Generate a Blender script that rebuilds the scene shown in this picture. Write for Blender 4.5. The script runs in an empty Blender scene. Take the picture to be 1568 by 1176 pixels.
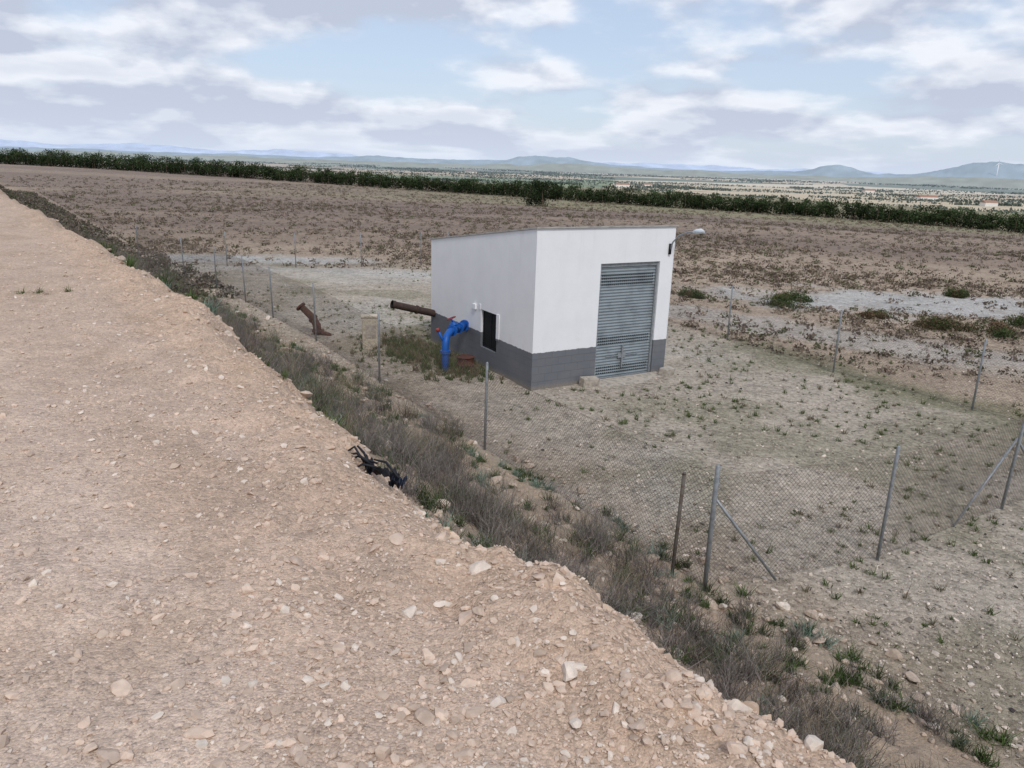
import bpy, bmesh, math, random
import numpy as np
from mathutils import Vector, Matrix
rng=np.random.default_rng(7); random.seed(7)
sc=bpy.context.scene
# ------------------------------------------------------------ helpers
def link(o,parent=None):
    sc.collection.objects.link(o)
    if parent: o.parent=parent
    return o
def mk_mesh(name,V,F,mat=None,col=None,parent=None,smooth=False):
    V=np.asarray(V,dtype=np.float32); F=np.asarray(F,dtype=np.int32)
    me=bpy.data.meshes.new(name); n=F.shape[1]; m=F.shape[0]
    me.vertices.add(len(V)); me.vertices.foreach_set('co',V.ravel())
    me.loops.add(m*n); me.loops.foreach_set('vertex_index',F.ravel())
    me.polygons.add(m); me.polygons.foreach_set('loop_start',np.arange(0,m*n,n,dtype=np.int32))
    me.polygons.foreach_set('use_smooth',np.full(m,smooth,dtype=bool))
    me.update(calc_edges=True)
    if col is not None:
        col=np.asarray(col,dtype=np.float32)
        if col.shape[1]==3: col=np.hstack([col,np.ones((len(col),1),np.float32)])
        a=me.color_attributes.new('Col','FLOAT_COLOR','POINT'); a.data.foreach_set('color',col.ravel())
    if mat: me.materials.append(mat)
    return link(bpy.data.objects.new(name,me),parent)
def empty(name,loc=(0,0,0),rz=0):
    o=bpy.data.objects.new(name,None); o.location=loc; o.rotation_euler=(0,0,rz); o.empty_display_size=.3
    return link(o)
TAB=rng.random((256,256))
def vn(x,y,o=0):
    x=np.asarray(x,float)+o*17.3+1000; y=np.asarray(y,float)+o*9.7+1000
    xi=np.floor(x).astype(int); yi=np.floor(y).astype(int); fx=x-xi; fy=y-yi
    fx=fx*fx*(3-2*fx); fy=fy*fy*(3-2*fy)
    g=lambda a,b:TAB[a%256,b%256]
    return (g(xi,yi)*(1-fx)+g(xi+1,yi)*fx)*(1-fy)+(g(xi,yi+1)*(1-fx)+g(xi+1,yi+1)*fx)*fy
def fbm(x,y,o=0,n=4):
    s=0;a=.5;t=0
    for i in range(n):
        s=s+a*vn(np.asarray(x)*2**i,np.asarray(y)*2**i,o+i); t+=a; a*=.5
    return s/t
def sst(a,b,x): 
    t=np.clip((np.asarray(x,float)-a)/(b-a),0,1); return t*t*(3-2*t)
def lerp(a,b,t): return a+(b-a)*t
def mixc(c,d,t): t=np.asarray(t)[...,None]; return c*(1-t)+np.asarray(d)*t
# ------------------------------------------------------------ terrain functions
E0=np.array([-.04,2.89]); T=np.array([-.588,.809]); N=np.array([.809,.588])
def to_sd(x,y): return (x-E0[0])*T[0]+(y-E0[1])*T[1], (x-E0[0])*N[0]+(y-E0[1])*N[1]
def to_xy(s,d): return E0[0]+s*T[0]+d*N[0], E0[1]+s*T[1]+d*N[1]
def plain(x,y):
    r=np.hypot(x,y)
    t=np.clip((r-32)/185,0,1); t=t*t*(3-2*t)*.4+t*.6
    far=np.clip(-.0171*np.clip(x,-400,400)+.0066*np.clip(y,-50,400)-5.05,-11,3)
    z=far*t+(fbm(x*.35,y*.35,3)-.5)*.10*(1-sst(60,200,r)) + (fbm(x*1.7,y*1.7,8)-.5)*.05*(1-sst(30,70,r))
    z=z+(fbm(x*.03,y*.03,4)-.5)*1.0*sst(60,160,r)*(1-sst(200,260,r))
    return lerp(z,-40+(fbm(x*.0012,y*.0012,5)-.5)*14, sst(290,1000,r))
OS=[-8,-3,-1.54,-.8,0,.7,2.3,4.1,8.2,13.9,33,60]; OD=[1.6,.72,.36,.2,.04,.05,.18,.33,.38,.3,-.2,0]
PD=[-40,-34,-.6,-.28,-.08,.12,.6,2.,3.5,5.,6.,7.2,30]
PZ=[0,3.9,3.9,3.93,3.86,3.66,2.95,1.72,.85,.24,.0,-.3,-.3]
def emb(s,d,fine=True):
    off=np.interp(s,OS,OD)*(1-sst(2,5.5,d)*sst(0,-3,s)*.6)
    off=off+(fbm(s*.9,0*s,11,3)-.5)*.45*sst(-1.5,0,d)*(1-sst(1,4,d))
    dd=d-off
    z=np.interp(dd,PD,PZ)
    z=np.where(s>70,z*(1-sst(70,130,s)),z)
    z=z+(fbm(s*.8,d*.8,12)-.5)*.09*sst(-9,0,dd)+(fbm(s*3,d*3,13,3)-.5)*.035
    e=sst(-1.2,-.1,dd)*(1-sst(4.5,6.5,dd))
    z=z+(fbm(s*2.2,d*2.2,14,3)-.5)*.22*e
    z=z+(fbm(s*7,d*7,15,3)-.5)*(.02+.08*e)
    if fine: z=z+(vn(s*22,d*22,16)-.5)*(.006+.025*e)
    return z
def surf(x,y):
    s,d=to_sd(x,y); return np.where((d>-34)&(d<6.6),np.maximum(emb(s,d,False),plain(x,y)),plain(x,y))
# ------------------------------------------------------------ material helpers
class NT:
    def __init__(s,name):
        s.m=bpy.data.materials.new(name); s.m.use_nodes=True; s.t=s.m.node_tree
        s.b=s.t.nodes['Principled BSDF']; s.b.inputs['Roughness'].default_value=.9
        s.b.inputs['Specular IOR Level'].default_value=.15
    def n(s,ty,**k):
        nd=s.t.nodes.new(ty)
        for a,v in k.items(): setattr(nd,a,v)
        return nd
    def L(s,a,b): s.t.links.new(a,b)
    def setin(s,sock,v):
        if isinstance(v,bpy.types.NodeSocket): s.L(v,sock)
        else: sock.default_value=v
    def math(s,op,a,b=0.,c=0.,clamp=False):
        nd=s.n('ShaderNodeMath',operation=op,use_clamp=clamp)
        s.setin(nd.inputs[0],a); s.setin(nd.inputs[1],b); s.setin(nd.inputs[2],c); return nd.outputs[0]
    def mix(s,f,a,b,bt='MIX'):
        nd=s.n('ShaderNodeMix',data_type='RGBA',blend_type=bt)
        s.setin(nd.inputs[0],f); s.setin(nd.inputs[6],a); s.setin(nd.inputs[7],b); return nd.outputs[2]
    def noise(s,vec,scale,detail=3,rough=.55,out=0):
        nd=s.n('ShaderNodeTexNoise'); s.L(vec,nd.inputs['Vector']); nd.inputs['Scale'].default_value=scale
        nd.inputs['Detail'].default_value=detail; nd.inputs['Roughness'].default_value=rough; return nd.outputs[out]
    def voro(s,vec,scale,out='Distance',feature='F1'):
        nd=s.n('ShaderNodeTexVoronoi',feature=feature); s.L(vec,nd.inputs['Vector']); nd.inputs['Scale'].default_value=scale; return nd.outputs[out]
    def mr(s,v,a,b,c=0.,d=1.,smooth=False):
        nd=s.n('ShaderNodeMapRange'); s.setin(nd.inputs[0],v)
        if smooth: nd.interpolation_type='SMOOTHSTEP'
        for i,q in zip((1,2,3,4),(a,b,c,d)): nd.inputs[i].default_value=q
        return nd.outputs[0]
    def ramp(s,v,stops,const=False):
        nd=s.n('ShaderNodeValToRGB'); s.L(v,nd.inputs[0]); e=nd.color_ramp.elements
        if const: nd.color_ramp.interpolation='CONSTANT'
        while len(e)<len(stops): e.new(.5)
        for q,(p,c) in zip(e,stops): q.position=p; q.color=(*c,1)
        return nd.outputs[0]
    def bump(s,h,dist,strength=1.):
        nd=s.n('ShaderNodeBump'); s.L(h,nd.inputs['Height']); nd.inputs['Distance'].default_value=dist; nd.inputs['Strength'].default_value=strength
        s.L(nd.outputs[0],s.b.inputs['Normal'])
def col_mat(name,rough=.95,var=0.,scale=5.):
    n=NT(name); a=n.n('ShaderNodeAttribute',attribute_name='Col'); c=a.outputs['Color']
    if var:
        P=n.n('ShaderNodeNewGeometry').outputs['Position']
        f=n.mr(n.noise(P,scale,3),.3,.7,1-var,1+var); 
        h=n.n('ShaderNodeCombineColor'); [n.L(f,h.inputs[i]) for i in range(3)]
        c=n.mix(1.,c,h.outputs[0],'MULTIPLY')
    n.L(c,n.b.inputs['Base Color']); n.b.inputs['Roughness'].default_value=rough; n.b.inputs['Specular IOR Level'].default_value=.05
    return n.m
def simple(name,c,rough=.7,var=.15,scale=6.,metal=0.,bump=0.,c2=None,lo=.45,hi=.65):
    n=NT(name); P=n.n('ShaderNodeTexCoord').outputs['Object']
    f=n.noise(P,scale,5,.6)
    c2=c2 or tuple(x*(1-var*2) for x in c)
    n.L(n.mix(n.mr(f,lo,hi),(*c,1),(*c2,1)),n.b.inputs['Base Color'])
    n.b.inputs['Roughness'].default_value=rough; n.b.inputs['Metallic'].default_value=metal; n.b.inputs['Specular IOR Level'].default_value=.3
    if bump: n.bump(f,bump)
    return n.m
# road / embankment material
n=NT('crushed_limestone'); P=n.n('ShaderNodeNewGeometry').outputs['Position']
c=n.n('ShaderNodeAttribute',attribute_name='Col').outputs['Color']
v1=n.voro(P,38,'Color'); v2=n.voro(P,95,'Color'); d1=n.voro(P,38); d2=n.voro(P,95)
nz=n.noise(P,3.2,6,.65); nf=n.noise(P,160,2)
sp=n.n('ShaderNodeSeparateColor'); n.L(v1,sp.inputs[0]); sp2=n.n('ShaderNodeSeparateColor'); n.L(v2,sp2.inputs[0])
f=n.math('ADD',n.mr(sp.outputs[0],0,1,-.13,.13),n.mr(sp2.outputs[0],0,1,-.15,.15))
f=n.math('ADD',f,n.mr(nf,.3,.7,-.12,.12)); f=n.math('ADD',f,n.mr(nz,.3,.7,-.14,.14)); f=n.math('ADD',f,1.)
cc=n.n('ShaderNodeCombineColor'); [n.L(f,cc.inputs[i]) for i in range(3)]
c=n.mix(1.,c,cc.outputs[0],'MULTIPLY')
n.L(c,n.b.inputs['Base Color'])
msk=n.mr(sp.outputs[1],.45,.6); h=n.math('MULTIPLY',n.math('SUBTRACT',.6,d1),msk)
h=n.math('ADD',h,n.math('MULTIPLY',n.math('SUBTRACT',.6,d2),.45)); h=n.math('ADD',h,n.math('MULTIPLY',nf,.25))
n.bump(h,.014,.9); M_ROAD=n.m
# ground
n=NT('steppe_ground'); P=n.n('ShaderNodeNewGeometry').outputs['Position']
c=n.n('ShaderNodeAttribute',attribute_name='Col').outputs['Color']
vm=n.n('ShaderNodeVectorMath',operation='LENGTH'); n.L(P,vm.inputs[0]); R=vm.outputs['Value']
v1=n.voro(P,17,'Color'); sp=n.n('ShaderNodeSeparateColor'); n.L(v1,sp.inputs[0])
f=n.math('ADD',n.mr(sp.outputs[0],0,1,-.28,.28),n.mr(n.noise(P,45,3,.7),.3,.7,-.25,.25))
f=n.math('ADD',f,n.mr(n.noise(P,2.2,6,.65),.3,.7,-.22,.22)); f=n.math('ADD',f,n.mr(n.noise(P,.25,4),.3,.7,-.12,.12)); f=n.math('ADD',f,1.)
dk=n.mr(n.noise(P,7.,5,.75),.55,.65,0,.45); f=n.math('SUBTRACT',f,dk)  # dark speckles: small tufts and pebble shadows painted into the colour
cc=n.n('ShaderNodeCombineColor'); [n.L(f,cc.inputs[i]) for i in range(3)]
c=n.mix(1.,c,cc.outputs[0],'MULTIPLY')
# cultivated fields in the valley
mp=n.n('ShaderNodeMapping'); n.L(P,mp.inputs[0]); mp.inputs['Rotation'].default_value=(0,0,.12); mp.inputs['Scale'].default_value=(.0009,.0011,0)
fv=n.voro(mp.outputs[0],1.,'Color'); s3=n.n('ShaderNodeSeparateColor'); n.L(fv,s3.inputs[0])
fc=n.ramp(s3.outputs[0],[(0,(.42,.32,.20)),(.20,(.12,.14,.07)),(.30,(.54,.44,.29)),(.46,(.17,.20,.09)),(.56,(.34,.24,.16)),(.68,(.62,.53,.38)),(.82,(.20,.23,.11)),(.90,(.44,.33,.21))],True)
fc=n.mix(n.mr(n.noise(P,.006,5,.7),.56,.68),fc,(.09,.11,.055,1))
c=n.mix(n.mr(R,380,650),c,fc)
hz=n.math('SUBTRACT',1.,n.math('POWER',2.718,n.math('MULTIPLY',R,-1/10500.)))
c=n.mix(hz,c,(.50,.57,.67,1))  # aerial haze painted into the base colour, growing with distance
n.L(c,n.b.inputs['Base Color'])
hh=n.math('ADD',n.math('MULTIPLY',n.voro(P,17),-.6),n.noise(P,45,3,.7)); n.bump(hh,.035,.9); n.b.inputs['Specular IOR Level'].default_value=.03
M_GROUND=n.m
M_STONE=col_mat('limestone_rock',.9,.15,25); M_PLANT=col_mat('foliage',.9); M_TWIG=col_mat('dry_twigs',.9)
# ------------------------------------------------------------ ground sheet
TAN=np.array([.40,.315,.24]); BRN=np.array([.225,.172,.14]); GRY=np.array([.43,.375,.31]); WHT=np.array([.46,.45,.43])
def seg_d(x,y,a,b):
    a=np.array(a,float);b=np.array(b,float);v=b-a;t=np.clip(((x-a[0])*v[0]+(y-a[1])*v[1])/(v@v),0,1)
    return np.hypot(x-a[0]-t*v[0],y-a[1]-t*v[1])
def white_mask(x,y):
    w=(fbm(x*.5,y*.5,21,5)-.5)*2.4
    m=.9*(1-sst(.5,1.2,np.hypot((x+15.5)/7.0,(y-43.5)/2.6)+w*.5))
    m=np.maximum(m,.9*(1-sst(.5,1.2,np.hypot((x-19)/9.5,(y-35.)/4.6)+w*.6)))
    m=np.maximum(m,.5*(1-sst(.8,2.4,seg_d(x,y,(6.5,30.5),(17.,22.))+w)))
    m=np.maximum(m,.5*(1-sst(.6,1.8,seg_d(x,y,(-15,39.5),(-3,39.))+w)))
    return m
def inside_comp(x,y):
    s,d=to_sd(x,y); q=(x-7.25)*.857+(y-25.2)*.515
    return sst(5.6,6.4,d)*(1-sst(-.5,.5,q))
def ground_col(x,y):
    r=np.hypot(x,y)
    c=np.broadcast_to(TAN,(*x.shape,3)).copy()
    big=fbm(x*.03,y*.05,22); c=mixc(c,BRN,np.clip(sst(50,100,r)*.9+sst(.45,.65,big)*.4*sst(30,60,r),0,.97))
    bandd=sst(.5,.62,fbm(x*.012,y*.05,28)); c=mixc(c,np.array([.36,.285,.215]),bandd*.45*sst(70,110,r))
    c=mixc(c,np.array([.25,.235,.14]),sst(150,178,r)*sst(-90,30,x)*.75)
    ic=inside_comp(x,y)*(1-sst(38,46,y)); c=mixc(c,GRY,ic)
    g=sst(.50,.66,fbm(x*.4,y*.4,23)); c=mixc(c,np.array([.215,.20,.13]),g*.5*ic)
    c=mixc(c,np.array([.48,.44,.385]),sst(.53,.68,fbm(x*.22,y*.22,27))*.7*ic)
    c=mixc(c,WHT,white_mask(x,y))
    gm=(1-sst(.4,1.3,seg_d(x,y,(13,15.5),(8.,24.))+(fbm(x,y,24)-.5)*1.5)); c=mixc(c,np.array([.17,.17,.10]),gm*.65)
    b=(1-sst(.5,2.2,seg_d(x,y,(-1.8,21.0),(-3.2,24.))+(fbm(x*2,y*2,25)-.5)*1.5)); c=mixc(c,np.array([.16,.14,.09]),b*.7)
    s,d=to_sd(x,y); t=(1-sst(5.5,8.5,d+(fbm(x,y,26)-.5)*2)); c=mixc(c,np.array([.36,.275,.20]),t*.6)
    return c
az=np.radians(np.concatenate([np.arange(-180,-56,4.),np.arange(-56,56,.3),np.arange(56,181,4.)]))
rr=np.concatenate([np.exp(np.arange(np.log(1.5),np.log(400),.0135)),np.exp(np.arange(np.log(400),np.log(30000),.05))])
A,Rr=np.meshgrid(az,rr); X=Rr*np.sin(A); Y=Rr*np.cos(A); Z=plain(X,Y)
s_,d_=to_sd(X,Y); Z=np.where((d_<5.3)&(d_>-37)&(s_<125)&(s_>-24),np.minimum(Z,-.02)-.5,Z)
def grid_faces(nr,nc):
    i=np.arange(nr*nc).reshape(nr,nc); return np.stack([i[:-1,:-1],i[:-1,1:],i[1:,1:],i[1:,:-1]],-1).reshape(-1,4)
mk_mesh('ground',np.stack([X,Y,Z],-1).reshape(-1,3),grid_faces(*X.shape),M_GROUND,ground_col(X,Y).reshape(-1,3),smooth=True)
# ------------------------------------------------------------ embankment
def grow(a,b,st,k):
    o=[a]; 
    while o[-1]<b: o.append(o[-1]+st); st*=k
    return o
sg=np.array([-x for x in grow(3,26,.05,1.06)][::-1][:-1]+list(np.arange(-3,8,.035))+grow(8,130,.036,1.012))
dg=np.array([-x for x in grow(3.5,40,.045,1.045)][::-1][:-1]+list(np.arange(-3.5,1.2,.035))+list(np.arange(1.2,7.3,.07)))
S,D=np.meshgrid(sg,dg); X,Y=to_xy(S,D); Z=emb(S,D)
def emb_col(s,d,x,y):
    c=np.broadcast_to(np.array([.52,.392,.305]),(*s.shape,3)).copy()
    k=fbm(s*.25,d*1.1,31); c=mixc(c,np.array([.59,.465,.375]),sst(.45,.62,k)*.6*(1-sst(-1.5,-.5,d)))
    k2=fbm(s*1.2,d*1.5,32); c=mixc(c,np.array([.44,.32,.235]),sst(.5,.7,k2)*.5)
    tr=np.exp(-((d+2.6+.25*np.sin(s*.2))/.35)**2)+np.exp(-((d+4.4+.25*np.sin(s*.2))/.35)**2); c=mixc(c,np.array([.60,.48,.39]),np.clip(tr,0,1)*.45)
    c=mixc(c,np.array([.51,.36,.245]),sst(-.6,.1,d)*.4)
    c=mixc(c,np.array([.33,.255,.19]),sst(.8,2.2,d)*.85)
    c=mixc(c,ground_col(x,y),sst(4.6,6.0,d))
    return c
mk_mesh('gravel_embankment_road',np.stack([X,Y,Z],-1).reshape(-1,3),grid_faces(*X.shape)[:,::-1],M_ROAD,emb_col(S,D,X,Y).reshape(-1,3),smooth=True)
# ------------------------------------------------------------ stones
def ico(sub):
    b=bmesh.new(); bmesh.ops.create_icosphere(b,subdivisions=sub,radius=1); b.verts.ensure_lookup_table()
    V=np.array([v.co[:] for v in b.verts]); F=np.array([[v.index for v in f.verts] for f in b.faces]); b.free(); return V,F
def stones(name,x,y,z,r,cols,sub=1,smooth=False):
    V0,F0=ico(sub); n=len(x); nv=len(V0); K=24
    var=[]
    for k in range(K):
        P=V0.copy()
        for j in range(14 if sub>2 else 9):
            a=rng.normal(size=3); a/=np.linalg.norm(a); t=rng.uniform(.35,.68) if sub>2 else rng.uniform(.4,.8)
            dd=P@a; P-=np.outer(np.clip(dd-t,0,None),a)
        P*=1+rng.normal(0,.05 if sub<3 else .025,(nv,1)); var.append(P)
    var=np.array(var); k=rng.integers(0,K,n)
    W=var[k]*np.stack([rng.uniform(.8,1.5,n),rng.uniform(.7,1.1,n),rng.uniform(.45,.8,n)],-1)[:,None,:]
    if sub>2: W*=1.3
    th=rng.uniform(0,6.28,n); c,s=np.cos(th)[:,None],np.sin(th)[:,None]
    til=rng.normal(0,.3,n)[:,None]; ct,st=np.cos(til),np.sin(til)
    Xx,Yy,Zz=W[...,0],W[...,1],W[...,2]; Xx,Zz=Xx*ct-Zz*st,Xx*st+Zz*ct
    W=np.stack([Xx*c-Yy*s,Xx*s+Yy*c,Zz],-1)*r[:,None,None]+np.stack([x,y,z+r*.15],-1)[:,None,:]
    F=(F0[None]+(np.arange(n)*nv)[:,None,None]).reshape(-1,3)
    return mk_mesh(name,W.reshape(-1,3),F,M_STONE,np.repeat(cols,nv,0),smooth=smooth)
def stonecol(n,base=(.54,.42,.335),v=.12,wf=.17):
    b=np.array(base)*(1+rng.normal(0,v,(n,1))); w=rng.random(n)<wf; b[w]=np.array([.64,.55,.47])*(1+rng.normal(0,.06,(w.sum(),1))); return np.clip(b,.05,.78)
def ring(n,r0,r1,amax=58):
    r=r0*(r1/r0)**rng.random(n); a=np.radians(rng.uniform(-amax,amax,n)); return r*np.sin(a),r*np.cos(a)
x,y=ring(60000,1.0,16); s,d=to_sd(x,y); pk=.35+.65*sst(-1.6,-.2,d)+.5*sst(.52,.62,fbm(s*.7,d*.9,41))
k=(d<1.2)&(rng.random(len(x))<pk); x,y,s,d=x[k],y[k],s[k],d[k]
r=.0045*(1-rng.random(len(x)))**(-.42); r=np.clip(r,.004,.022)*(1+np.hypot(x,y)*.05)
stones('road_gravel',x,y,emb(s,d),r,stonecol(len(x)),1)
x,y=ring(3800,1.1,22); s,d=to_sd(x,y); k=(d<.9)&(rng.random(len(x))<.3+.7*sst(-1.8,0,d)); x,y,s,d=x[k],y[k],s[k],d[k]
r=.012*(1-rng.random(len(x)))**(-.35); r=np.clip(r,.012,.036); stones('loose_stones',x,y,emb(s,d),r,stonecol(len(x)),2)
bx=np.array([-1.0,-1.07,.41,-.11,-.12,-.3,.62,-.6,.2,-.25,.75,-.9,-.02,.35])
by=np.array([1.99,1.70,1.87,2.05,2.78,2.96,2.22,3.6,2.6,2.2,2.05,1.85,3.0,2.52])
br=np.array([.038,.042,.036,.026,.075,.04,.04,.035,.03,.025,.035,.026,.035,.03])
s,d=to_sd(bx,by); stones('embankment_rocks',bx,by,emb(s,d)-.008,br,stonecol(len(bx),wf=.5),3,False)
n_=220; s=-2.5+16*rng.random(n_)**1.3; d=rng.normal(.02,.16,n_)+np.interp(s,OS,OD); x,y=to_xy(s,d); stones('edge_rocks',x,y,emb(s,d)-.01,.018+.03*rng.random(n_)**2,stonecol(n_,(.52,.39,.295),.12,.08),3,False)
# rocks on slope
ns=6500; s=-6+50*rng.random(ns)**1.6; d=rng.uniform(.3,6.8,ns); x,y=to_xy(s,d)
r=.02*(1-rng.random(ns))**(-.5); r=np.clip(r,.013,.11); stones('slope_rubble',x,y,surf(x,y)+r*.2,r,stonecol(ns,(.47,.375,.30),.14,.12),2)
# compound pebbles
n_=42000; rad=8*(48/8.)**rng.random(n_); a=np.radians(rng.uniform(-42,50,n_)); x=rad*np.sin(a); y=rad*np.cos(a); s,d=to_sd(x,y); k=d>5.4
bl=((x-.484)*.858+(y-18.39)*.5135>-.1)&((x-.484)*.858+(y-18.39)*.5135<4.5)&(-(x-.484)*.5135+(y-18.39)*.858>-.1)&(-(x-.484)*.5135+(y-18.39)*.858<6.1)
k&=~bl; x,y=x[k],y[k]; r=np.clip(.012*(1-rng.random(len(x)))**(-.4),.012,.05)
stones('compound_pebbles',x,y,plain(x,y),r,stonecol(len(x),(.39,.335,.285),.35,.12),1)
# ------------------------------------------------------------ plants
def tris_cloud(cen,size,col,flat=0.):
    n=len(cen); a=rng.normal(size=(n,3)); b=rng.normal(size=(n,3)); 
    a/=np.linalg.norm(a,axis=1)[:,None]; b-=a*(a*b).sum(1)[:,None]; b/=np.linalg.norm(b,axis=1)[:,None]
    sz=size[:,None]; V=np.stack([cen+a*sz,cen-a*sz*.5+b*sz*.7,cen-a*sz*.5-b*sz*.7],1)
    return V.reshape(-1,3),np.arange(3*n).reshape(-1,3),np.repeat(col,3,0)
def tufts(name,x,y,z,rad,hgt,nl,leaf,cols,cv=.25,parent=None):
    n=len(x); i=np.repeat(np.arange(n),nl); m=len(i)
    v=rng.normal(size=(m,3)); v/=np.linalg.norm(v,axis=1)[:,None]; v[:,2]=np.abs(v[:,2]); q=rng.random(m)**.45
    cen=np.stack([x[i]+v[:,0]*q*rad[i],y[i]+v[:,1]*q*rad[i],z[i]+v[:,2]*q*hgt[i]],-1)
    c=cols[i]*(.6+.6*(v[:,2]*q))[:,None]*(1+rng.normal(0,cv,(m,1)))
    V,F,C=tris_cloud(cen,leaf[i]*rng.uniform(.6,1.3,m),np.clip(c,.01,.6))
    return mk_mesh(name,V,F,M_PLANT,C,parent)
def blades(name,x,y,z,nb,L,w,spread,cols,cv=.2,sub=0,mat=None):
    n=len(x); i=np.repeat(np.arange(n),nb); m=len(i)
    az=rng.uniform(0,6.283,m); le=L[i]*rng.uniform(.45,1.1,m); tl=spread[i]*rng.uniform(.1,1.,m)
    dr=np.stack([np.cos(az)*np.sin(tl),np.sin(az)*np.sin(tl),np.cos(tl)],-1)
    off=rng.normal(0,.12,(m,2))*L[i][:,None]
    p0=np.stack([x[i]+off[:,0],y[i]+off[:,1],z[i]-.02],-1)
    bend=rng.normal(0,.18,(m,3)); bend[:,2]-=.08
    p1=p0+dr*(le*.5)[:,None]; p2=p0+(dr+bend)*le[:,None]
    cc=cols[i]*(1+rng.normal(0,cv,(m,1)))
    def rib(p0,p1,p2,ww,cc):
        m=len(p0); s=rng.normal(size=(m,3)); s[:,2]*=.2; s/=np.linalg.norm(s,axis=1)[:,None]; s*=ww[:,None]*.5
        V=np.stack([p0-s,p0+s,p1-s*.7,p1+s*.7,p2],1).reshape(-1,3); b=(np.arange(m)*5)[:,None]
        F=np.stack([b+[0,1,3],b+[0,3,2],b+[2,3,4]],1).reshape(-1,3); return V,F,np.repeat(cc,5,0)
    Vs,Fs,Cs=[],[],[]; o=0
    W=w[i]
    parts=[rib(p0,p1,p2,W,cc)]
    for k in range(sub):
        t=rng.uniform(.35,.95,m)[:,None]; q0=p0*(1-t)+p2*t+(p1-(p0+p2)/2)*(4*t*(1-t)); dd=dr+rng.normal(0,.55,(m,3)); ll=(le*rng.uniform(.2,.4,m))[:,None]
        parts.append(rib(q0,q0+dd*ll*.5,q0+(dd+rng.normal(0,.2,(m,3)))*ll,W*.7,cc*1.05))
    for V,F,C in parts: Vs.append(V);Fs.append(F+o);Cs.append(C);o+=len(V)
    return mk_mesh(name,np.vstack(Vs),np.vstack(Fs),mat or M_PLANT,np.clip(np.vstack(Cs),.01,.6))
def pal(n,opts,p): return np.array(opts)[rng.choice(len(opts),n,p=p)]
# steppe scrub
n_=52000; rad=24*(240/24.)**(rng.random(n_)**.85); a=np.radians(rng.uniform(-46,46,n_)); x=rad*np.sin(a); y=rad*np.cos(a); s,d=to_sd(x,y)
dens=.3+.7*sst(.42,.58,fbm(x*.09,y*.14,51)); keep=(d>6.5)&(rng.random(n_)<dens)&(rng.random(n_)>white_mask(x,y)*.97)&(inside_comp(x,y)*(y<40)<.5)
x,y,rad=x[keep],y[keep],rad[keep]; m=len(x)
sz=(.07+.24*rng.random(m)**2.2)*(1+rad/190)
cols=pal(m,[(.145,.115,.09),(.18,.14,.11),(.22,.175,.135),(.115,.12,.065),(.28,.225,.16)],[.28,.24,.17,.20,.11])
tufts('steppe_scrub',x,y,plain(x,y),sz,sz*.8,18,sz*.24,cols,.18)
# scrub on the far part of the embankment slope
m=2600; s=28+85*rng.random(m); d=rng.uniform(.6,7.5,m); x,y=to_xy(s,d); sz=rng.uniform(.12,.42,m)
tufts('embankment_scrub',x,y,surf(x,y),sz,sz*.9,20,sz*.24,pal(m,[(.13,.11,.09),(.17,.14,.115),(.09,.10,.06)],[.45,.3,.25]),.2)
# low weeds in compound
n_=16000; x=rng.uniform(-18,13,n_); y=rng.uniform(8,40,n_); s,d=to_sd(x,y); u=(x-.484)*.858+(y-18.39)*.5135; v=-(x-.484)*.5135+(y-18.39)*.858
bl=(u>-.15)&(u<4.5)&(v>-.15)&(v<6.2); near=np.exp(-np.maximum(np.maximum(-u,u-4.4),np.maximum(-v,v-6))/2.4)
ramp_=(u>1.5)&(u<4.3)&(v>-1.1)&(v<0)
k=(d>5.6)&(~bl)&(~ramp_)&(rng.random(n_)<.34*sst(.44,.60,fbm(x*.35,y*.35,53))+.85*near*sst(.38,.6,fbm(x*.6,y*.6,54)))
x,y=x[k],y[k]; m=len(x); cols=pal(m,[(.075,.11,.035),(.11,.14,.055),(.17,.145,.10)],[.42,.33,.25])
blades('compound_weeds',x,y,plain(x,y),np.full(m,22),rng.uniform(.05,.20,m),np.full(m,.015),rng.uniform(.9,1.45,m),cols)
# lush weeds by the pipes
m=420; t=rng.random(m); x=-1.0-2.9*t+rng.normal(0,.6,m); y=19.6+3.6*t+rng.normal(0,.5,m); u=(x-.484)*.858+(y-18.39)*.5135; k=u<-.15; x,y=x[k],y[k]; m=len(x)
blades('pipe_weeds',x,y,plain(x,y),np.full(m,22),rng.uniform(.12,.36,m),np.full(m,.022),rng.uniform(.5,1.2,m),pal(m,[(.06,.095,.03),(.09,.115,.045),(.17,.14,.09)],[.4,.25,.35]))
# a few weeds on the road edge
bxx=np.array([-5.5,-5.2,-5.65,-1.9,-1.2,-1.35]); byy=np.array([8.66,8.75,8.6,6.0,5.0,5.15])
blades('road_weeds',bxx,byy,surf(bxx,byy),np.full(6,50),np.full(6,.12),np.full(6,.008),np.full(6,1.35),pal(6,[(.10,.13,.05),(.16,.15,.08)],[.6,.4]))
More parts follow.
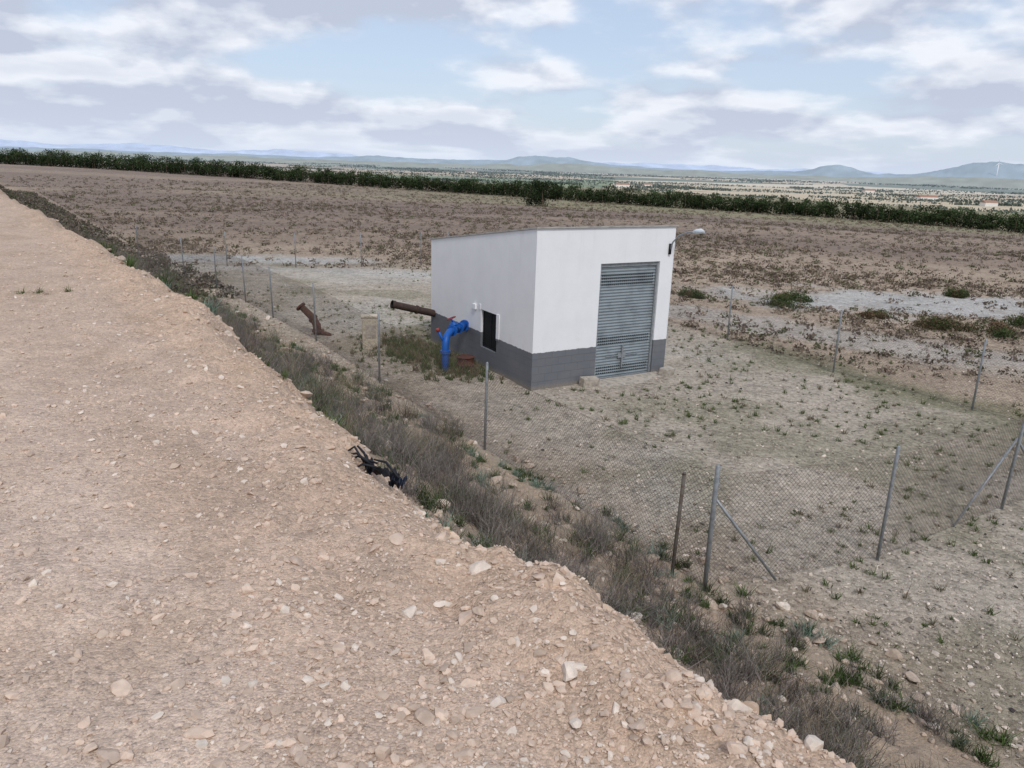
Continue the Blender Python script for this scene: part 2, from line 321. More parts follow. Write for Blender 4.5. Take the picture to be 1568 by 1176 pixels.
# slope shrubs
m=2700; s=-8+54*rng.random(m)**1.6; d=1.2+5.0*rng.beta(1.8,1.9,m)+np.interp(s,[-8,-1,0],[1.,.3,0]); x,y=to_xy(s,d); z=surf(x,y)
dens=fbm(s*.8,d*1.1,55); k=rng.random(m)<.10+.9*sst(.43,.55,dens); x,y,z,s,d=x[k],y[k],z[k],s[k],d[k]; m=len(x)
cols=pal(m,[(.16,.14,.13),(.21,.185,.165),(.115,.095,.08),(.25,.205,.15),(.11,.125,.08)],[.33,.22,.19,.12,.14])
blades('dry_slope_shrubs',x,y,z,np.full(m,66),rng.uniform(.2,.62,m),np.full(m,.007),rng.uniform(.8,1.4,m),cols,.28,2,M_TWIG)
m=3600; s=-8+52*rng.random(m)**1.6; d=.4+5.9*rng.random(m)+np.interp(s,[-8,-1,0],[1.,.3,0]); x,y=to_xy(s,d)
k=rng.random(m)<.22+.9*sst(.47,.6,fbm(s*.9+30,d*1.2,56)); x,y,s,d=x[k],y[k],s[k],d[k]; m=len(x)
cols=pal(m,[(.055,.085,.028),(.08,.12,.04),(.17,.23,.18),(.065,.08,.04)],[.4,.27,.17,.16])
blades('green_slope_plants',x,y,surf(x,y),np.full(m,56),rng.uniform(.09,.34,m),np.full(m,.012),rng.uniform(.8,1.4,m),cols)
# shrubs beyond fence
def shrub(name,x,y,r,h,c,nl=900):
    k=12; xx=x+rng.normal(0,r*.5,k); yy=y+rng.normal(0,r*.4,k)
    tufts(name,xx,yy,plain(xx,yy),np.full(k,r*.5),h*rng.uniform(.6,1.1,k),nl//k,np.full(k,.035),pal(k,c,None))
G=[(.055,.08,.03),(.08,.095,.04),(.13,.09,.055)]
for (x,y,r,h) in [(11.6,32.4,.85,.6),(16.0,28.6,1.1,.55),(17.6,27.9,.9,.5),(8.0,34,.5,.4),(22.,38,.6,.5),(-11.5,27.,.7,.4),(19.,25.5,.6,.35),(12.7,34.5,.6,.4),(14.6,30.6,.5,.35),(20.5,30.,.7,.45)]: shrub('wild_shrub',x,y,r,h,G,3600)
# pines
def pine(cx,cy,cz,H,W,nl,leaf):
    K=10; t=rng.random(K); lob=np.stack([cx+rng.normal(0,W*.28,K),cy+rng.normal(0,W*.28,K),cz+H*(.1+.72*t)],-1); lr=W*(.5-.25*t)
    i=rng.integers(0,K,nl); v=rng.normal(size=(nl,3)); v/=np.linalg.norm(v,axis=1)[:,None]; q=rng.random(nl)**.4
    cen=lob[i]+v*(q*lr[i])[:,None]*np.array([1,1,.75]); sh=.45+.75*np.clip((cen[:,2]-cz)/H,0,1)+.2*v[:,2]  # crown shading painted into leaf colour: darker low down, lighter on top
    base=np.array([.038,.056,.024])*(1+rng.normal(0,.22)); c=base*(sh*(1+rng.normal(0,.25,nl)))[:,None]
    return cen,np.full(nl,leaf)*rng.uniform(.6,1.3,nl),np.clip(c,.006,.3)
TP=np.array([(-330,325),(-250,300),(-184,280),(-130,265),(-81.6,250),(-38,235),(1,220),(34.7,205),(64,192),(90,180),(107,168),(150,142),(200,110)],float)
sl=np.r_[0,np.cumsum(np.hypot(*np.diff(TP,axis=0).T))]
C,Sz,Co=[],[],[]
tv,tf=[],[]
def trunk(x,y,z,h,r,o):
    a=np.arange(5)*2*np.pi/5; V=[]
    for zz,k in((-.3,1),(h*.5,.75),(h,.25)): V+= [(x+np.cos(b)*r*k,y+np.sin(b)*r*k,z+zz) for b in a]
    F=[(o+l*5+i,o+l*5+(i+1)%5,o+l*5+5+(i+1)%5,o+l*5+5+i) for l in(0,1) for i in range(5)]
    return V,F
for row in range(4):
    q=rng.uniform(0,2)
    while q<sl[-1]:
        x=np.interp(q,sl,TP[:,0])+row*2.0+rng.normal(0,.8); y=np.interp(q,sl,TP[:,1])+row*2.6+rng.normal(0,.9)
        lf=1+.28*float(sst(0,160,-x))
        H=(2.9+2.3*rng.random()**1.4)*lf; z=float(plain(np.array(x),np.array(y)))
        a,b,c=pine(x,y,z,H,H*.8,300,.23); C.append(a);Sz.append(b);Co.append(c)
        if row==0: V,F=trunk(x,y,z,H*.7,.1,len(tv)); tv+=V; tf+=F
        q+=rng.uniform(1.4,3.2)
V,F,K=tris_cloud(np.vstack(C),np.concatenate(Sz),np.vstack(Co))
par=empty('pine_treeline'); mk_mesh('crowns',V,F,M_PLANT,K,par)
M_BARK=simple('bark',(.12,.085,.06)); mk_mesh('trunks',tv,tf,M_BARK,None,par)
par=empty('pine_tree'); x,y=5.2,168.; z=float(plain(np.array(x),np.array(y)))
a,b,c=pine(x,y,z+.3,5.6,5.0,3600,.18); V,F,K=tris_cloud(a,b,c*.85); mk_mesh('crown',V,F,M_PLANT,K,par); V,F=trunk(x,y,z,3.6,.18,0); mk_mesh('trunk',V,F,M_BARK,None,par)
# valley woods
C,Sz,Co=[],[],[]
for i in range(330):
    r=1000*(7000/1000.)**rng.random(); a=math.radians(rng.uniform(-40,44)); x=r*math.sin(a); y=r*math.cos(a); m=160
    L=rng.uniform(12,90)*(1+r/1500); W=rng.uniform(3,9)*(1+r/2500); th=rng.uniform(-.35,.15)
    u=rng.uniform(-1,1,m)*L; v=rng.uniform(-1,1,m)*W; xx=x+u*math.cos(th)-v*math.sin(th); yy=y+u*math.sin(th)+v*math.cos(th)
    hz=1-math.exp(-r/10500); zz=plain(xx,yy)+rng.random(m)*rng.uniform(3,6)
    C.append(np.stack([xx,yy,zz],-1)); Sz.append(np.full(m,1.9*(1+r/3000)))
    c=np.array([.055,.075,.035])*(1+rng.normal(0,.25,(m,1))); Co.append(c*(1-hz)+np.array([.50,.57,.67])*hz)  # wood colour blended towards a painted haze blue with distance
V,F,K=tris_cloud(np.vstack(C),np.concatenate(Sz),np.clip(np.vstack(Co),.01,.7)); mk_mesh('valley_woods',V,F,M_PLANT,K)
# ------------------------------------------------------------ hills
def ridge(name,R,bumps,base,amp,c,seed):
    az=np.radians(np.arange(-55,56,.12)); t=np.linspace(-1,1,15); A,Tt=np.meshgrid(az,t)
    deg=np.degrees(A); H=base+amp*np.clip(fbm(deg*.22,deg*0,seed,5)-.42,0,1)*2.2
    for (a0,w,h) in bumps: H=H+h*np.exp(-np.abs((deg-a0)/w)**2.6)
    H=H*(.93+.14*fbm(deg*2.5,Tt*2,seed+3,3))
    pr=np.cos(Tt*np.pi/2)**1.2; rr=R*(1+.13*Tt); X=rr*np.sin(A); Y=rr*np.cos(A); Z=-50+H*pr*(.9+.2*fbm(deg*.8,Tt*3,seed+5))
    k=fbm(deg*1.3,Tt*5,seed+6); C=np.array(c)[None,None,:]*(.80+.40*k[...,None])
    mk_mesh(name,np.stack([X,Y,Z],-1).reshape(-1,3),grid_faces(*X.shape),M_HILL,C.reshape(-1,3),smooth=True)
M_HILL=col_mat('hazy_hills')  # ridge colours already contain the bluish aerial haze, painted per ridge
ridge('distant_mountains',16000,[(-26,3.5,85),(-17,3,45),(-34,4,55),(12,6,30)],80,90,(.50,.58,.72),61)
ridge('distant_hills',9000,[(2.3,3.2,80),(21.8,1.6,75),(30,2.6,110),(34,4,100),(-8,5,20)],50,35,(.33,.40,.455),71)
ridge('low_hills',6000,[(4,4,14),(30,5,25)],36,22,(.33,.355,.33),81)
# ------------------------------------------------------------ tubes
def tube_geo(pts,r,n=10,cap=True):
    pts=[Vector(p) for p in pts]; rs=r if isinstance(r,(list,tuple)) else [r]*len(pts); V=[];F=[]; up=None
    for i,p in enumerate(pts):
        t=(pts[min(i+1,len(pts)-1)]-pts[max(i-1,0)]).normalized()
        if up is None: up=t.orthogonal().normalized()
        up=(up-t*up.dot(t)).normalized(); w=t.cross(up)
        for k in range(n):
            a=2*math.pi*k/n; V.append(p+(up*math.cos(a)+w*math.sin(a))*rs[i])
    for i in range(len(pts)-1):
        for k in range(n): F.append((i*n+k,i*n+(k+1)%n,(i+1)*n+(k+1)%n,(i+1)*n+k))
    if cap: F.append(tuple(range(n))[::-1]); F.append(tuple(range((len(pts)-1)*n,len(pts)*n)))
    return V,F
def pymesh(name,parts,mat,parent=None,smooth=True,bevel=0):
    V=[];F=[]
    for v,f in parts:
        o=len(V); V+=[tuple(q) for q in v]; F+=[tuple(i+o for i in g) for g in f]
    me=bpy.data.meshes.new(name); me.from_pydata(V,[],F); me.materials.append(mat)
    for p in me.polygons: p.use_smooth=smooth and len(p.vertices)==4
    o=link(bpy.data.objects.new(name,me),parent)
    if bevel: m=o.modifiers.new('b','BEVEL'); m.width=bevel; m.segments=2
    return o
def hexa(x0,x1,y0,y1,z0,z1,zt=None):
    zt=zt or (z1,)*4
    V=[(x0,y0,z0),(x1,y0,z0),(x1,y1,z0),(x0,y1,z0),(x0,y0,zt[0]),(x1,y0,zt[1]),(x1,y1,zt[2]),(x0,y1,zt[3])]
    return V,[(3,2,1,0),(4,5,6,7),(0,1,5,4),(1,2,6,5),(2,3,7,6),(3,0,4,7)]
# distant farmhouses
M_LIME=simple('limewash',(.78,.76,.72)); M_TILE=simple('clay_tile',(.36,.20,.14))
for (a,r,L,Wd_) in ((7.5,1900,34,14),(9.3,2050,22,12),(27.5,1750,40,16),(24.,2400,30,16),(-3.5,3300,50,20),(31.,1500,24,12)):
    aa=math.radians(a); x,y=r*math.sin(aa),r*math.cos(aa); z=float(plain(np.array(x),np.array(y))); o=empty('farmhouse',(x,y,z),.2)
    pymesh('walls',[hexa(-L/2,L/2,-Wd_/2,Wd_/2,-2,6)],M_LIME,o,False)
    rv=[(-L/2-.5,-Wd_/2-.5,6.01),(L/2+.5,-Wd_/2-.5,6.01),(L/2+.5,Wd_/2+.5,6.01),(-L/2-.5,Wd_/2+.5,6.01),(-L/2-.5,0,9.5),(L/2+.5,0,9.5)]
    pymesh('roof',[(rv,[(0,1,5,4),(2,3,4,5),(0,4,3),(1,2,5),(3,2,1,0)])],M_TILE,o,False)
# ------------------------------------------------------------ pump house
n=NT('painted_wall'); P=n.n('ShaderNodeTexCoord').outputs['Object']; sx=n.n('ShaderNodeSeparateXYZ'); n.L(P,sx.inputs[0])
nz=n.noise(P,1.6,5,.6); nf=n.noise(P,22,3)
zz=n.math('ADD',sx.outputs[2],n.mr(n.noise(P,7,2),.3,.7,-.012,.012)); band=n.mr(zz,.955,.965,1,0)
wh=n.mix(n.mr(nz,.42,.7,0,.5),(.80,.81,.83,1),(.72,.73,.75,1))
mp2=n.n('ShaderNodeMapping'); n.L(P,mp2.inputs[0]); mp2.inputs['Scale'].default_value=(5,5,.35)
st=n.math('MULTIPLY',n.mr(n.noise(mp2.outputs[0],1.,5,.7),.55,.75,0,.35),n.mr(sx.outputs[2],2.2,4.,0,1)); wh=n.mix(st,wh,(.58,.57,.54,1))
spl=n.math('MULTIPLY',n.mr(n.noise(P,4,5,.7),.5,.7,0,.4),n.mr(sx.outputs[2],.95,1.5,1,0)); wh=n.mix(spl,wh,(.60,.56,.50,1))
mp=n.n('ShaderNodeCombineXYZ'); n.L(n.math('ADD',sx.outputs[0],sx.outputs[1]),mp.inputs[0]); n.L(sx.outputs[2],mp.inputs[1])
bk=n.n('ShaderNodeTexBrick'); n.L(mp.outputs[0],bk.inputs['Vector']); bk.inputs['Scale'].default_value=1; bk.inputs['Brick Width'].default_value=.4; bk.inputs['Row Height'].default_value=.2; bk.inputs['Mortar Size'].default_value=.006; bk.inputs['Mortar Smooth'].default_value=.6
bk.inputs['Color1'].default_value=(.150,.157,.175,1); bk.inputs['Color2'].default_value=(.158,.165,.183,1); bk.inputs['Mortar'].default_value=(.135,.142,.157,1)
gr=n.mix(n.mr(nz,.45,.7,0,.35),bk.outputs['Color'],(.20,.20,.205,1))
low=n.mr(n.math('ADD',sx.outputs[2],n.mr(nf,.3,.7,-.06,.06)),.0,.14,.6,0); gr=n.mix(low,gr,(.30,.25,.19,1))
n.L(n.mix(band,wh,gr),n.b.inputs['Base Color']); n.b.inputs['Roughness'].default_value=.85
hb=n.math('ADD',n.math('MULTIPLY',bk.outputs['Fac'],n.math('MULTIPLY',band,-.5)),n.math('MULTIPLY',nz,.6)); n.bump(n.math('ADD',hb,n.math('MULTIPLY',nf,.3)),.008); M_WALL=n.m
M_CONC=simple('concrete',(.46,.41,.35),.9,.2,8,bump=.02); M_GALV=simple('galvanised_steel',(.30,.32,.34),.5,.15,14,.3)
M_SHUT=simple('shutter_steel',(.28,.32,.34),.5,.12,3,.3); M_DARK=simple('dark_interior',(.012,.013,.014),.8); M_RUST=simple('rusty_steel',(.11,.045,.032),.85,.3,12,bump=.01,c2=(.06,.03,.025))
M_BLUE=simple('blue_paint',(.008,.10,.42),.45,.1,10,c2=(.015,.08,.28)); M_RED=simple('red_paint',(.25,.03,.025),.5); M_BROWNP=simple('dark_pipe',(.045,.03,.026),.7,.2,10,c2=(.07,.04,.03)); M_BLK=simple('black_fabric',(.012,.013,.018),.6,.2,20)
M_OLDP=simple('weathered_post',(.13,.115,.10),.8,.2,10,c2=(.09,.06,.045))
M_NAVY=simple('navy_fabric',(.014,.019,.035),.5,.2,20); M_ROOF=simple('fibre_cement',(.42,.40,.38),.9,.15,5); M_LAMP=simple('lamp_glass',(.6,.65,.7),.2)
ph=empty('pump_house',(.484,18.39,0),math.radians(30.9))
W_,L_,HF,HB=4.38,6.05,4.02,3.18
h=lambda y: HF+(HB-HF)*y/L_
dx0,dx1,dz=1.96,3.92,3.12
pymesh('front_wall',[hexa(0,dx0,0,.22,-.3,4,(HF,HF,h(.22),h(.22))),hexa(dx1,W_,0,.22,-.3,4,(HF,HF,h(.22),h(.22))),hexa(dx0,dx1,0,.22,dz,4,(HF,HF,h(.22),h(.22)))],M_WALL,ph,False)
wy0,wy1,wz0,wz1=1.84,2.74,.55,1.60
def sw(y0,y1,z0,z1=None): return hexa(0,.22,y0,y1,z0,4,(z1,)*4 if z1 else (h(y0),h(y0),h(y1),h(y1)))
pymesh('side_wall',[sw(.22,wy0,-.3),sw(wy1,L_,-.3),sw(wy0,wy1,-.3,wz0),sw(wy0,wy1,wz1)],M_WALL,ph,False)
pymesh('far_side_wall',[hexa(W_-.22,W_,.22,L_,-.3,4,(h(.22),h(.22),HB,HB))],M_WALL,ph,False)
pymesh('back_wall',[hexa(.22,W_-.22,L_-.22,L_-.002,-.3,4,(h(L_-.22),h(L_-.22),HB,HB))],M_WALL,ph,False)
ro=pymesh('roof',[hexa(-.03,W_+.05,-.05,L_+.08,4,4)],M_ROOF,ph,False)
for v in ro.data.vertices: v.co.z=h(v.co.y)+(.004 if v.index<4 else .04)
pymesh('interior_floor',[hexa(.26,W_-.26,.5,L_-.3,-.1,0.0,(.02,)*4)],M_DARK,ph,False)
pymesh('window_frame',[hexa(.07,.12,wy0,wy0+.04,wz0,wz1),hexa(.07,.12,wy1-.04,wy1,wz0,wz1),hexa(.07,.12,wy0+.04,wy1-.04,wz0,wz0+.04),hexa(.07,.12,wy0+.04,wy1-.04,wz1-.04,wz1),hexa(.075,.115,2.27,2.31,wz0+.04,wz1-.04)],M_BLK,ph,False)
pymesh('window_pane',[hexa(.09,.1,wy0+.04,wy1-.04,wz0+.04,wz1-.04)],M_DARK,ph,False)
pymesh('window_plaster',[hexa(-.025,-.001,wy0-.16,wy0,wz0+.35,wz1+.03),hexa(-.02,-.001,wy1,wy1+.1,wz1-.02,wz1+.14),hexa(-.06,-.001,wy1+.25,wy1+.42,wz1-.05,wz1+.1)],M_WALL,ph,False,.008)
V=[];nz_=39*6+1
for i in range(nz_):
    z=-.02+3.13*i/(nz_-1); y=.10+.014*math.cos(2*math.pi*i/6.)
    V+=[(dx0+.05,y,z),(dx1-.05,y,z)]
pymesh('roller_shutter',[(V,[(2*i,2*i+1,2*i+3,2*i+2) for i in range(nz_-1)])],M_SHUT,ph,True)
pymesh('shutter_guides',[hexa(dx0,dx0+.06,.05,.16,-.02,dz-.001),hexa(dx1-.06,dx1,.05,.16,-.02,dz-.001),hexa(dx0+.06,dx1-.06,.06,.15,dz-.1,dz-.002),hexa(dx0+.06,dx1-.06,.07,.13,-.03,.05)],M_GALV,ph,False)
sl_=[]
for z in (2.56,2.64,2.72,2.80,.98,1.06,1.14,.18,.26,.34):
    for i in range(26):
        x=dx0+.12+i*.0665; sl_.append(hexa(x,x+.038,.080,.0835,z-.016,z+.016))
pymesh('shutter_perforations',sl_,M_DARK,ph,False)
pymesh('shutter_lock',[hexa(2.76,3.02,.055,.082,.56,.70),hexa(2.88,2.92,.04,.08,.3,.9),tube_geo([(2.35,.06,.63),(3.45,.06,.63)],.012,6)],M_GALV,ph,False)
pymesh('door_ramp',[hexa(1.8,4.1,-1.0,0,-.25,.05,(-.02,-.02,.06,.06))],M_CONC,ph,False,.02)
def wp(u,v,z=0): c,s=math.cos(math.radians(30.9)),math.sin(math.radians(30.9)); return (.484+u*c-v*s,18.39+u*s+v*c,z)
for (u,v,rz) in((1.62,-.24,.5),(4.2,-.32,.9)):
    o=pymesh('concrete_block',[hexa(-.24,.24,-.12,.12,-.04,.22),hexa(-.18,-.02,-.07,.07,.221,.228),hexa(.02,.18,-.07,.07,.221,.228)],M_CONC,None,False,.012); o.location=wp(u,v); o.rotation_euler=(.1,.05,rz)
wl=empty('wall_lamp')
arm=[wp(4.2,-.04,3.40),wp(4.21,-.1,3.62),wp(4.23,-.3,3.82),wp(4.26,-.6,3.93),wp(4.28,-.82,3.96)]
pymesh('arm',[tube_geo(arm,.022,8)],M_GALV,wl)
pymesh('bracket',[tube_geo([wp(4.2,-.03,3.3),wp(4.2,-.03,3.58)],.04,6)],M_BLK,wl)
pymesh('head',[tube_geo([wp(4.28,-.75,3.95),wp(4.29,-.86,3.975),wp(4.30,-1.0,3.99),wp(4.31,-1.12,3.98)],[.03,.06,.07,.03],10)],M_LAMP,wl)
# blue riser pipe with gate valve
bp=empty('blue_water_pipe')
path=[(-1.83,19.92,-.2),(-1.83,19.92,.62),(-1.825,19.95,.82),(-1.80,20.06,.97),(-1.75,20.25,1.03),(-1.62,20.7,1.02),(-1.4,21.52,.98)]
pymesh('riser',[tube_geo(path,.095,16)],M_BLUE,bp)
def disc(p,q,r): return tube_geo([p,q],r,18)
pymesh('flanges',[disc((-1.83,19.92,.52),(-1.83,19.92,.555),.135),disc((-1.83,19.92,.565),(-1.83,19.92,.60),.135),disc((-1.70,20.42,1.03),(-1.69,20.46,1.03),.15),disc((-1.55,20.93,1.01),(-1.54,20.97,1.01),.15),disc((-1.43,21.4,.985),(-1.42,21.44,.985),.16)],M_BLUE,bp,False)
pymesh('valve_body',[tube_geo([(-1.63,20.68,.98),(-1.66,20.66,1.15),(-1.70,20.64,1.25)],[.13,.11,.06],12),disc((-1.67,20.65,1.15),(-1.675,20.648,1.185),.12),tube_geo([(-1.70,20.64,1.22),(-1.74,20.62,1.35)],.02,8),tube_geo([(-1.85,19.98,.75),(-2.02,19.92,1.12)],.038,8)],M_BLUE,bp)
ring_=[(-1.74+.12*math.cos(t),20.62+.11*math.sin(t),1.34+.05*math.cos(t)) for t in np.linspace(0,2*math.pi,20)]
pymesh('handwheel',[tube_geo(ring_,.013,6)]+[tube_geo([(-1.74,20.62,1.34),ring_[k]],.009,5) for k in(0,5,10,15)]+[disc((-2.02,19.92,1.11),(-2.05,19.91,1.19),.05)],M_RED,bp)
# dark discharge pipe
dp=empty('discharge_pipe'); A0=Vector((-2.5,23.38,.92)); B0=Vector((-3.71,22.66,1.3))
V,F=tube_geo([A0,B0],.11,18,False); V2,F2=tube_geo([A0,B0],.095,18,False)
pymesh('pipe',[(V,F)],M_BROWNP,dp); pymesh('bore',[(V2,[f[::-1] for f in F2])],M_DARK,dp)
pymesh('collars',[tube_geo([A0.lerp(B0,.93),B0],.125,18,False),tube_geo([A0.lerp(B0,.4),A0.lerp(B0,.44)],.135,18)],M_BROWNP,dp)
# rusty elbow
re=empty('rusty_pump_outlet')
pymesh('elbow',[tube_geo([(-6.3,23.9,-.1),(-6.35,23.95,.3),(-6.47,24.0,.52),(-6.68,24.05,.70),(-6.86,24.1,.86)],[.14,.13,.12,.11,.10],14)],M_RUST,re)
pymesh('flanges',[disc((-6.86,24.1,.84),(-6.90,24.11,.88),.17),disc((-6.3,23.9,.1),(-6.3,23.9,.15),.2),disc((-6.45,24.0,.48),(-6.50,24.02,.52),.16)],M_RUST,re,False)
pymesh('debris',[tube_geo([(-6.3,23.9,.05),(-6.0,23.7,.10),(-5.85,23.75,.02)],.06,8)],M_RUST,re)
# concrete meter pillar
o=empty('concrete_meter_pillar',(-4.30,22.3,0),.25)
M_CONC2=simple('old_render',(.56,.49,.39),.95,.15,9,bump=.03)
pymesh('pillar',[hexa(-.25,.25,-.12,.12,-.1,.96)],M_CONC2,o,False,.02)
pymesh('cap',[hexa(-.28,.28,-.15,.15,.962,1.02)],M_CONC2,o,False,.01)
pymesh('hatch',[hexa(-.15,.15,-.14,-.122,.35,.76)],M_CONC,o,False,.005)
# rusty barrel
o=empty('rusty_barrel',(-1.30,20.25,0))
pymesh('body',[tube_geo([(0,0,-.05),(0,0,.12),(0,0,.13),(0,0,.15),(0,0,.16),(0,0,.33),(0,0,.35)],[.23,.23,.245,.245,.23,.23,.24],20)],M_RUST,o)
pymesh('rim',[tube_geo([(.24*math.cos(t),.24*math.sin(t),.355) for t in np.linspace(0,6.283,24)],.012,6)],M_RUST,o)
# ------------------------------------------------------------ fences
def fence(name,posts,rad=.026,H=1.8,braces=(),mesh_h=1.65,first=True,wr=.0024):
    f=empty(name); P=[(x,y,float(surf(np.array(x),np.array(y)))) for (x,y) in posts]
    parts=[]
    for i,(x,y,z) in enumerate(P):
        if i==0 and not first: continue
        r=rad*(1.25 if i in (0,) else 1); lx,ly=random.uniform(-.04,.04),random.uniform(-.04,.04)
        parts.append(tube_geo([(x,y,z-.2),(x+lx,y+ly,z+H),(x+lx,y+ly,z+H+.02)],[r,r,r*.4],8))
    pymesh('posts',parts,M_GALV,f)
    if braces: pymesh('braces',[tube_geo([(x0,y0,float(surf(np.array(x0),np.array(y0)))+z0),(x1,y1,float(surf(np.array(x1),np.array(y1)))+z1)],.02,8) for (x0,y0,z0,x1,y1,z1) in braces],M_GALV,f)
    V=[];Fc=[]; sp=.075
    def rib(p,q,w):
        p=np.array(p);q=np.array(q);t=q-p; t=t/np.linalg.norm(t); a=np.cross(t,[0,0,1.]); a=a/ (np.linalg.norm(a)+1e-9); b=np.cross(t,a); o=len(V)
        for e in (p,q):
            for k in range(3):
                an=2*math.pi*k/3; V.append(e+(a*math.cos(an)+b*math.sin(an))*w)
        for k in range(3): Fc.append((o+k,o+(k+1)%3,o+3+(k+1)%3,o+3+k))
    for i in range(len(P)-1):
        a=np.array(P[i]);b=np.array(P[i+1]); L=np.linalg.norm((b-a)[:2]); m=max(1,int(L/sp))
        def pt(u,zz): u=min(max(u,0),L); q=a+(b-a)*(u/L); return (q[0],q[1],q[2]+zz)
        for zz in (.06,mesh_h*.5,mesh_h): rib(pt(0,zz),pt(L,zz),.0026)
        k=int(mesh_h/sp)
        for j in range(-k,m+1):
            for sg_ in (1,-1):
                u0=j*sp; u1=u0+mesh_h; zz0,zz1=0.,1.
                if u0<0: zz0=(-u0)/mesh_h
                if u1>L: zz1=1-(u1-L)/mesh_h
                if zz1<=zz0: continue
                ua=u0+mesh_h*zz0; ub=u0+mesh_h*zz1; za,zb=(.04+(mesh_h-.04)*zz0,.04+(mesh_h-.04)*zz1)
                if sg_<0: za,zb=mesh_h+.04-za,mesh_h+.04-zb
                rib(pt(ua,za),pt(ub,zb),wr)
    mk_mesh('chain_link',np.array(V),np.array(Fc),M_WIRE,None,f)
M_WIRE=simple('fence_wire',(.17,.135,.11),.6,.2,5,.1)
left=[(2.67,9.03),(-.5,14.1),(-3.4,18.7),(-6.1,22.9),(-8.5,26.3),(-10.4,29.),(-12.8,32.3),(-15.4,35.2),(-19.6,39.5)]
fence('chain_link_fence',left,braces=[(2.67,9.03,1.35,3.75,9.4,0.05)])
fence('chain_link_fence',[(2.70,9.04),(5.53,10.19),(8.56,12.13),(13.3,14.8)],braces=[(8.56,12.13,1.3,7.3,11.35,.02),(8.56,12.13,1.3,9.8,12.8,.02)],first=False)
fence('chain_link_fence',[(13.32,14.83),(11.4,17.97),(9.25,21.2),(7.25,25.2),(5.1,29.),(2.9,32.9),(.7,36.6),(-1.6,40.4),(-4,44.5)],first=False,wr=.0016)
fence('chain_link_fence',[(-19.6,39.55),(-15.2,40.0),(-11.7,40.4),(-8.4,41.4),(-5.4,43.3),(-4,44.48)],first=False,wr=.0016)
o=empty('old_fence_post'); x,y=2.28,9.3; z=float(surf(np.array(x),np.array(y))); pymesh('post',[tube_geo([(x,y,z-.1),(x+.03,y,z+1.5)],.026,8)],M_OLDP,o)
pymesh('cap',[tube_geo([(x+.03,y,z+1.5),(x+.03,y,z+1.53)],[.03,.02],8)],M_OLDP,o)
# ------------------------------------------------------------ broken umbrella
ub=empty('broken_black_umbrella'); q0=np.array([-.80,4.15]); s0,d0=to_sd(*q0); z0=float(emb(np.array(s0),np.array(d0),False))+.03
gx,gy=np.meshgrid(np.linspace(-1,1,40),np.linspace(-1,1,16)); 
wx=.17*gx; wy=.045*gy*(1.2-.7*np.abs(gx))+.02*np.sin(gx*5); hz_=.035*np.sin(gx*9+gy*2)*np.cos(gy*3+gx*4)+.05*(fbm(gx*3,gy*2.5,91)-.3)
U=np.array([.80,-.60]); Wd=np.array([.6,.8]); PX=q0[0]+.05+wx*U[0]+wy*Wd[0]; PY=q0[1]+wx*U[1]+wy*Wd[1]
mk_mesh('cloth',np.stack([PX,PY,z0+hz_+.01-gx*.015],-1).reshape(-1,3),grid_faces(16,40),M_BLK,None,ub,True)
PX2=q0[0]+.16+wx*.35*U[0]+wy*.9*Wd[0]; PY2=q0[1]-.1+wx*.35*U[1]+wy*.9*Wd[1]
mk_mesh('cloth_flap',np.stack([PX2,PY2,z0+hz_*.8+.0],-1).reshape(-1,3),grid_faces(16,40),M_NAVY,None,ub,True)
rib_=[]
for (a,b,c_) in [((-.16,.10,.08),(-.10,.02,.12),(.0,.0,.05)),((-.20,.02,.04),(-.1,.05,.09),(.02,.02,.06)),((-.12,.14,.12),(-.07,.08,.10),(-.02,.0,.05)),((-.21,.07,.08),(-.13,.1,.13),(-.06,.03,.06)),((-.14,-.05,.02),(-.06,-.02,.07),(.05,-.03,.05)),((.0,.03,.08),(.08,-.03,.09),(.17,-.12,.03))]:
    rib_.append(tube_geo([(q0[0]+p[0],q0[1]+p[1],z0+p[2]) for p in (a,b,c_)],[.006,.008,.007],6))
pymesh('ribs',rib_,M_BLK,ub)
# ------------------------------------------------------------ wind turbines
M_WT=simple('white_paint',(.85,.86,.88))
for (a,r,hh) in((31.1,8200,95),(33.2,8200,110),(30.2,9000,80)):
    a=math.radians(a); x,y=r*math.sin(a),r*math.cos(a); zb=50.; o=empty('wind_turbine',(x,y,zb))
    pymesh('tower',[tube_geo([(0,0,-60),(0,0,hh)],[5,3.],8)],M_WT,o)
    ph0=random.random()*2; pymesh('rotor',[tube_geo([(0,-5,hh),(50*math.sin(ph0+k*2.094),-5,hh+50*math.cos(ph0+k*2.094))],[2.8,1.2],6) for k in range(3)]+[tube_geo([(0,-6,hh),(0,6,hh)],3.2,8)],M_WT,o)
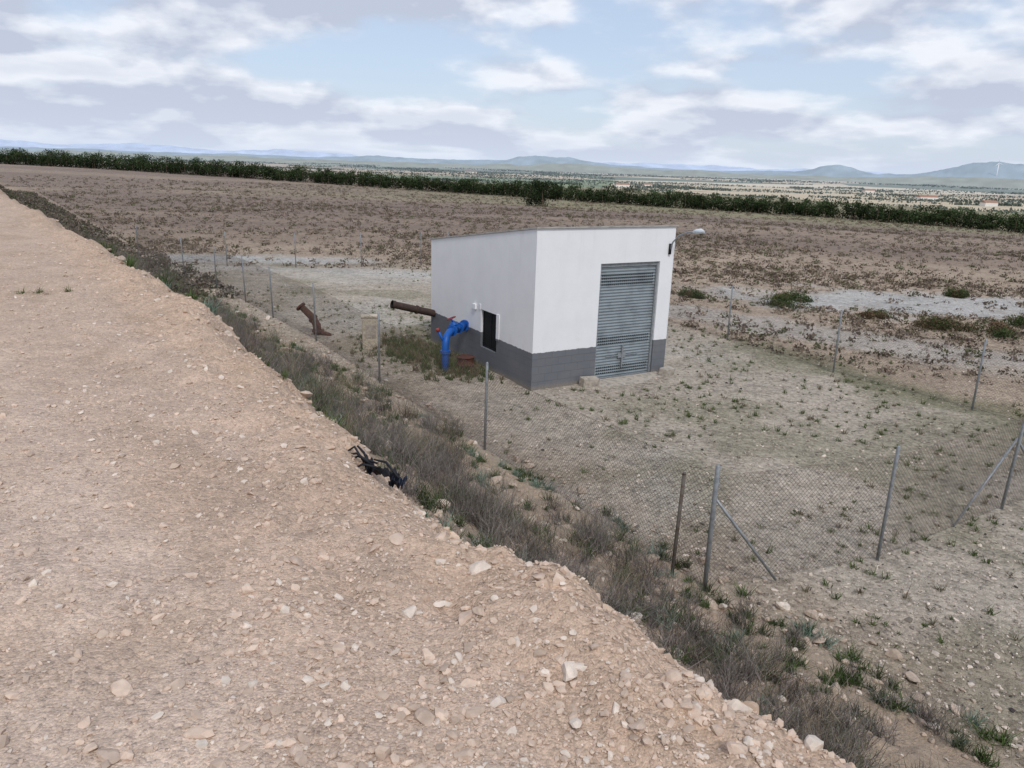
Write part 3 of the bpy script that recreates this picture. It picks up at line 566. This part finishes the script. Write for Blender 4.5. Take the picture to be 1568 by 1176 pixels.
# ------------------------------------------------------------ world & sun
SE,SAZ=math.radians(48),math.radians(165)
w=bpy.data.worlds.new('World'); sc.world=w; w.use_nodes=True; nt=w.node_tree; nt.nodes.clear()
class WN(NT):
    def __init__(s,t): s.t=t
n=WN(nt); out=n.n('ShaderNodeOutputWorld'); bg=n.n('ShaderNodeBackground'); n.L(bg.outputs[0],out.inputs[0])
sky=n.n('ShaderNodeTexSky',sky_type='NISHITA'); sky.sun_disc=False; sky.sun_elevation=SE; sky.sun_rotation=SAZ; sky.air_density=1.; sky.dust_density=1.; sky.ozone_density=1.5
Dv=n.n('ShaderNodeTexCoord').outputs['Generated']; sx=n.n('ShaderNodeSeparateXYZ'); n.L(Dv,sx.inputs[0])
zc=n.math('MAXIMUM',sx.outputs[2],0.)
def layer(dz,dens_scale,off,det=8):
    zz=n.math('ADD',zc,off); cx=n.n('ShaderNodeCombineXYZ')
    n.L(n.math('DIVIDE',sx.outputs[0],zz),cx.inputs[0]); n.L(n.math('DIVIDE',sx.outputs[1],zz),cx.inputs[1]); cx.inputs[2].default_value=dz
    return n.noise(cx.outputs[0],dens_scale,det,.5)
def puff(dz,sc_=7.,det=7):
    cx=n.n('ShaderNodeCombineXYZ'); n.L(sx.outputs[0],cx.inputs[0]); n.L(sx.outputs[1],cx.inputs[1])
    n.L(n.math('MULTIPLY',n.math('POWER',n.math('ADD',zc,dz+.01),.72),1.9),cx.inputs[2]); return n.noise(cx.outputs[0],sc_,det,.48)
Aa=layer(7.7,.62,.12); B1=puff(0.); B2=puff(.018)
den=n.math('ADD',n.math('MULTIPLY',Aa,.55),n.math('MULTIPLY',B1,.45))
den=n.math('ADD',den,n.math('MULTIPLY',sx.outputs[0],-.10))
cov=n.mr(den,.40,.51,0,1,True)
lit=n.mr(n.math('SUBTRACT',B1,B2),-.07,.07)
thick=n.mr(den,.47,.60,0,1,True)
lit=n.math('SUBTRACT',lit,n.math('MULTIPLY',thick,.55),clamp=True)
cc=n.mix(lit,(5.0,5.5,6.7,1),(8.8,9.0,9.5,1))
veil=n.mix(.55,sky.outputs[0],(6.2,7.2,9.2,1))
c=n.mix(n.math('MULTIPLY',cov,.94),veil,cc)
hzf=n.math('POWER',2.718,n.math('MULTIPLY',zc,-26.))
c=n.mix(n.math('MULTIPLY',hzf,.75),c,(6.3,7.1,8.5,1))
n.L(c,bg.inputs[0]); bg.inputs[1].default_value=.108
sun=bpy.data.lights.new('sun','SUN'); sun.energy=1.9; sun.angle=math.radians(12); sun.color=(1,.96,.90)
so=link(bpy.data.objects.new('sun',sun)); dv=Vector((math.sin(SAZ)*math.cos(SE),math.cos(SAZ)*math.cos(SE),math.sin(SE))); so.rotation_euler=dv.to_track_quat('Z','Y').to_euler(); so.location=(0,0,50)
# ------------------------------------------------------------ camera
p,r=math.radians(16.2),math.radians(1.9)
rt=Vector((1,0,0)); up=Vector((0,math.sin(p),math.cos(p))); fw=Vector((0,math.cos(p),-math.sin(p)))
R_=rt*math.cos(r)+up*math.sin(r); U_=up*math.cos(r)-rt*math.sin(r)
M=Matrix((( R_.x,U_.x,-fw.x,0),(R_.y,U_.y,-fw.y,0),(R_.z,U_.z,-fw.z,5.5),(0,0,0,1)))
cam=bpy.data.cameras.new('camera'); co=link(bpy.data.objects.new('camera',cam)); co.matrix_world=M
cam.sensor_width=36; cam.lens=26.68; cam.clip_end=60000; cam.clip_start=.05; sc.camera=co
sc.view_settings.view_transform='Standard'; sc.view_settings.look='None'; sc.view_settings.exposure=0
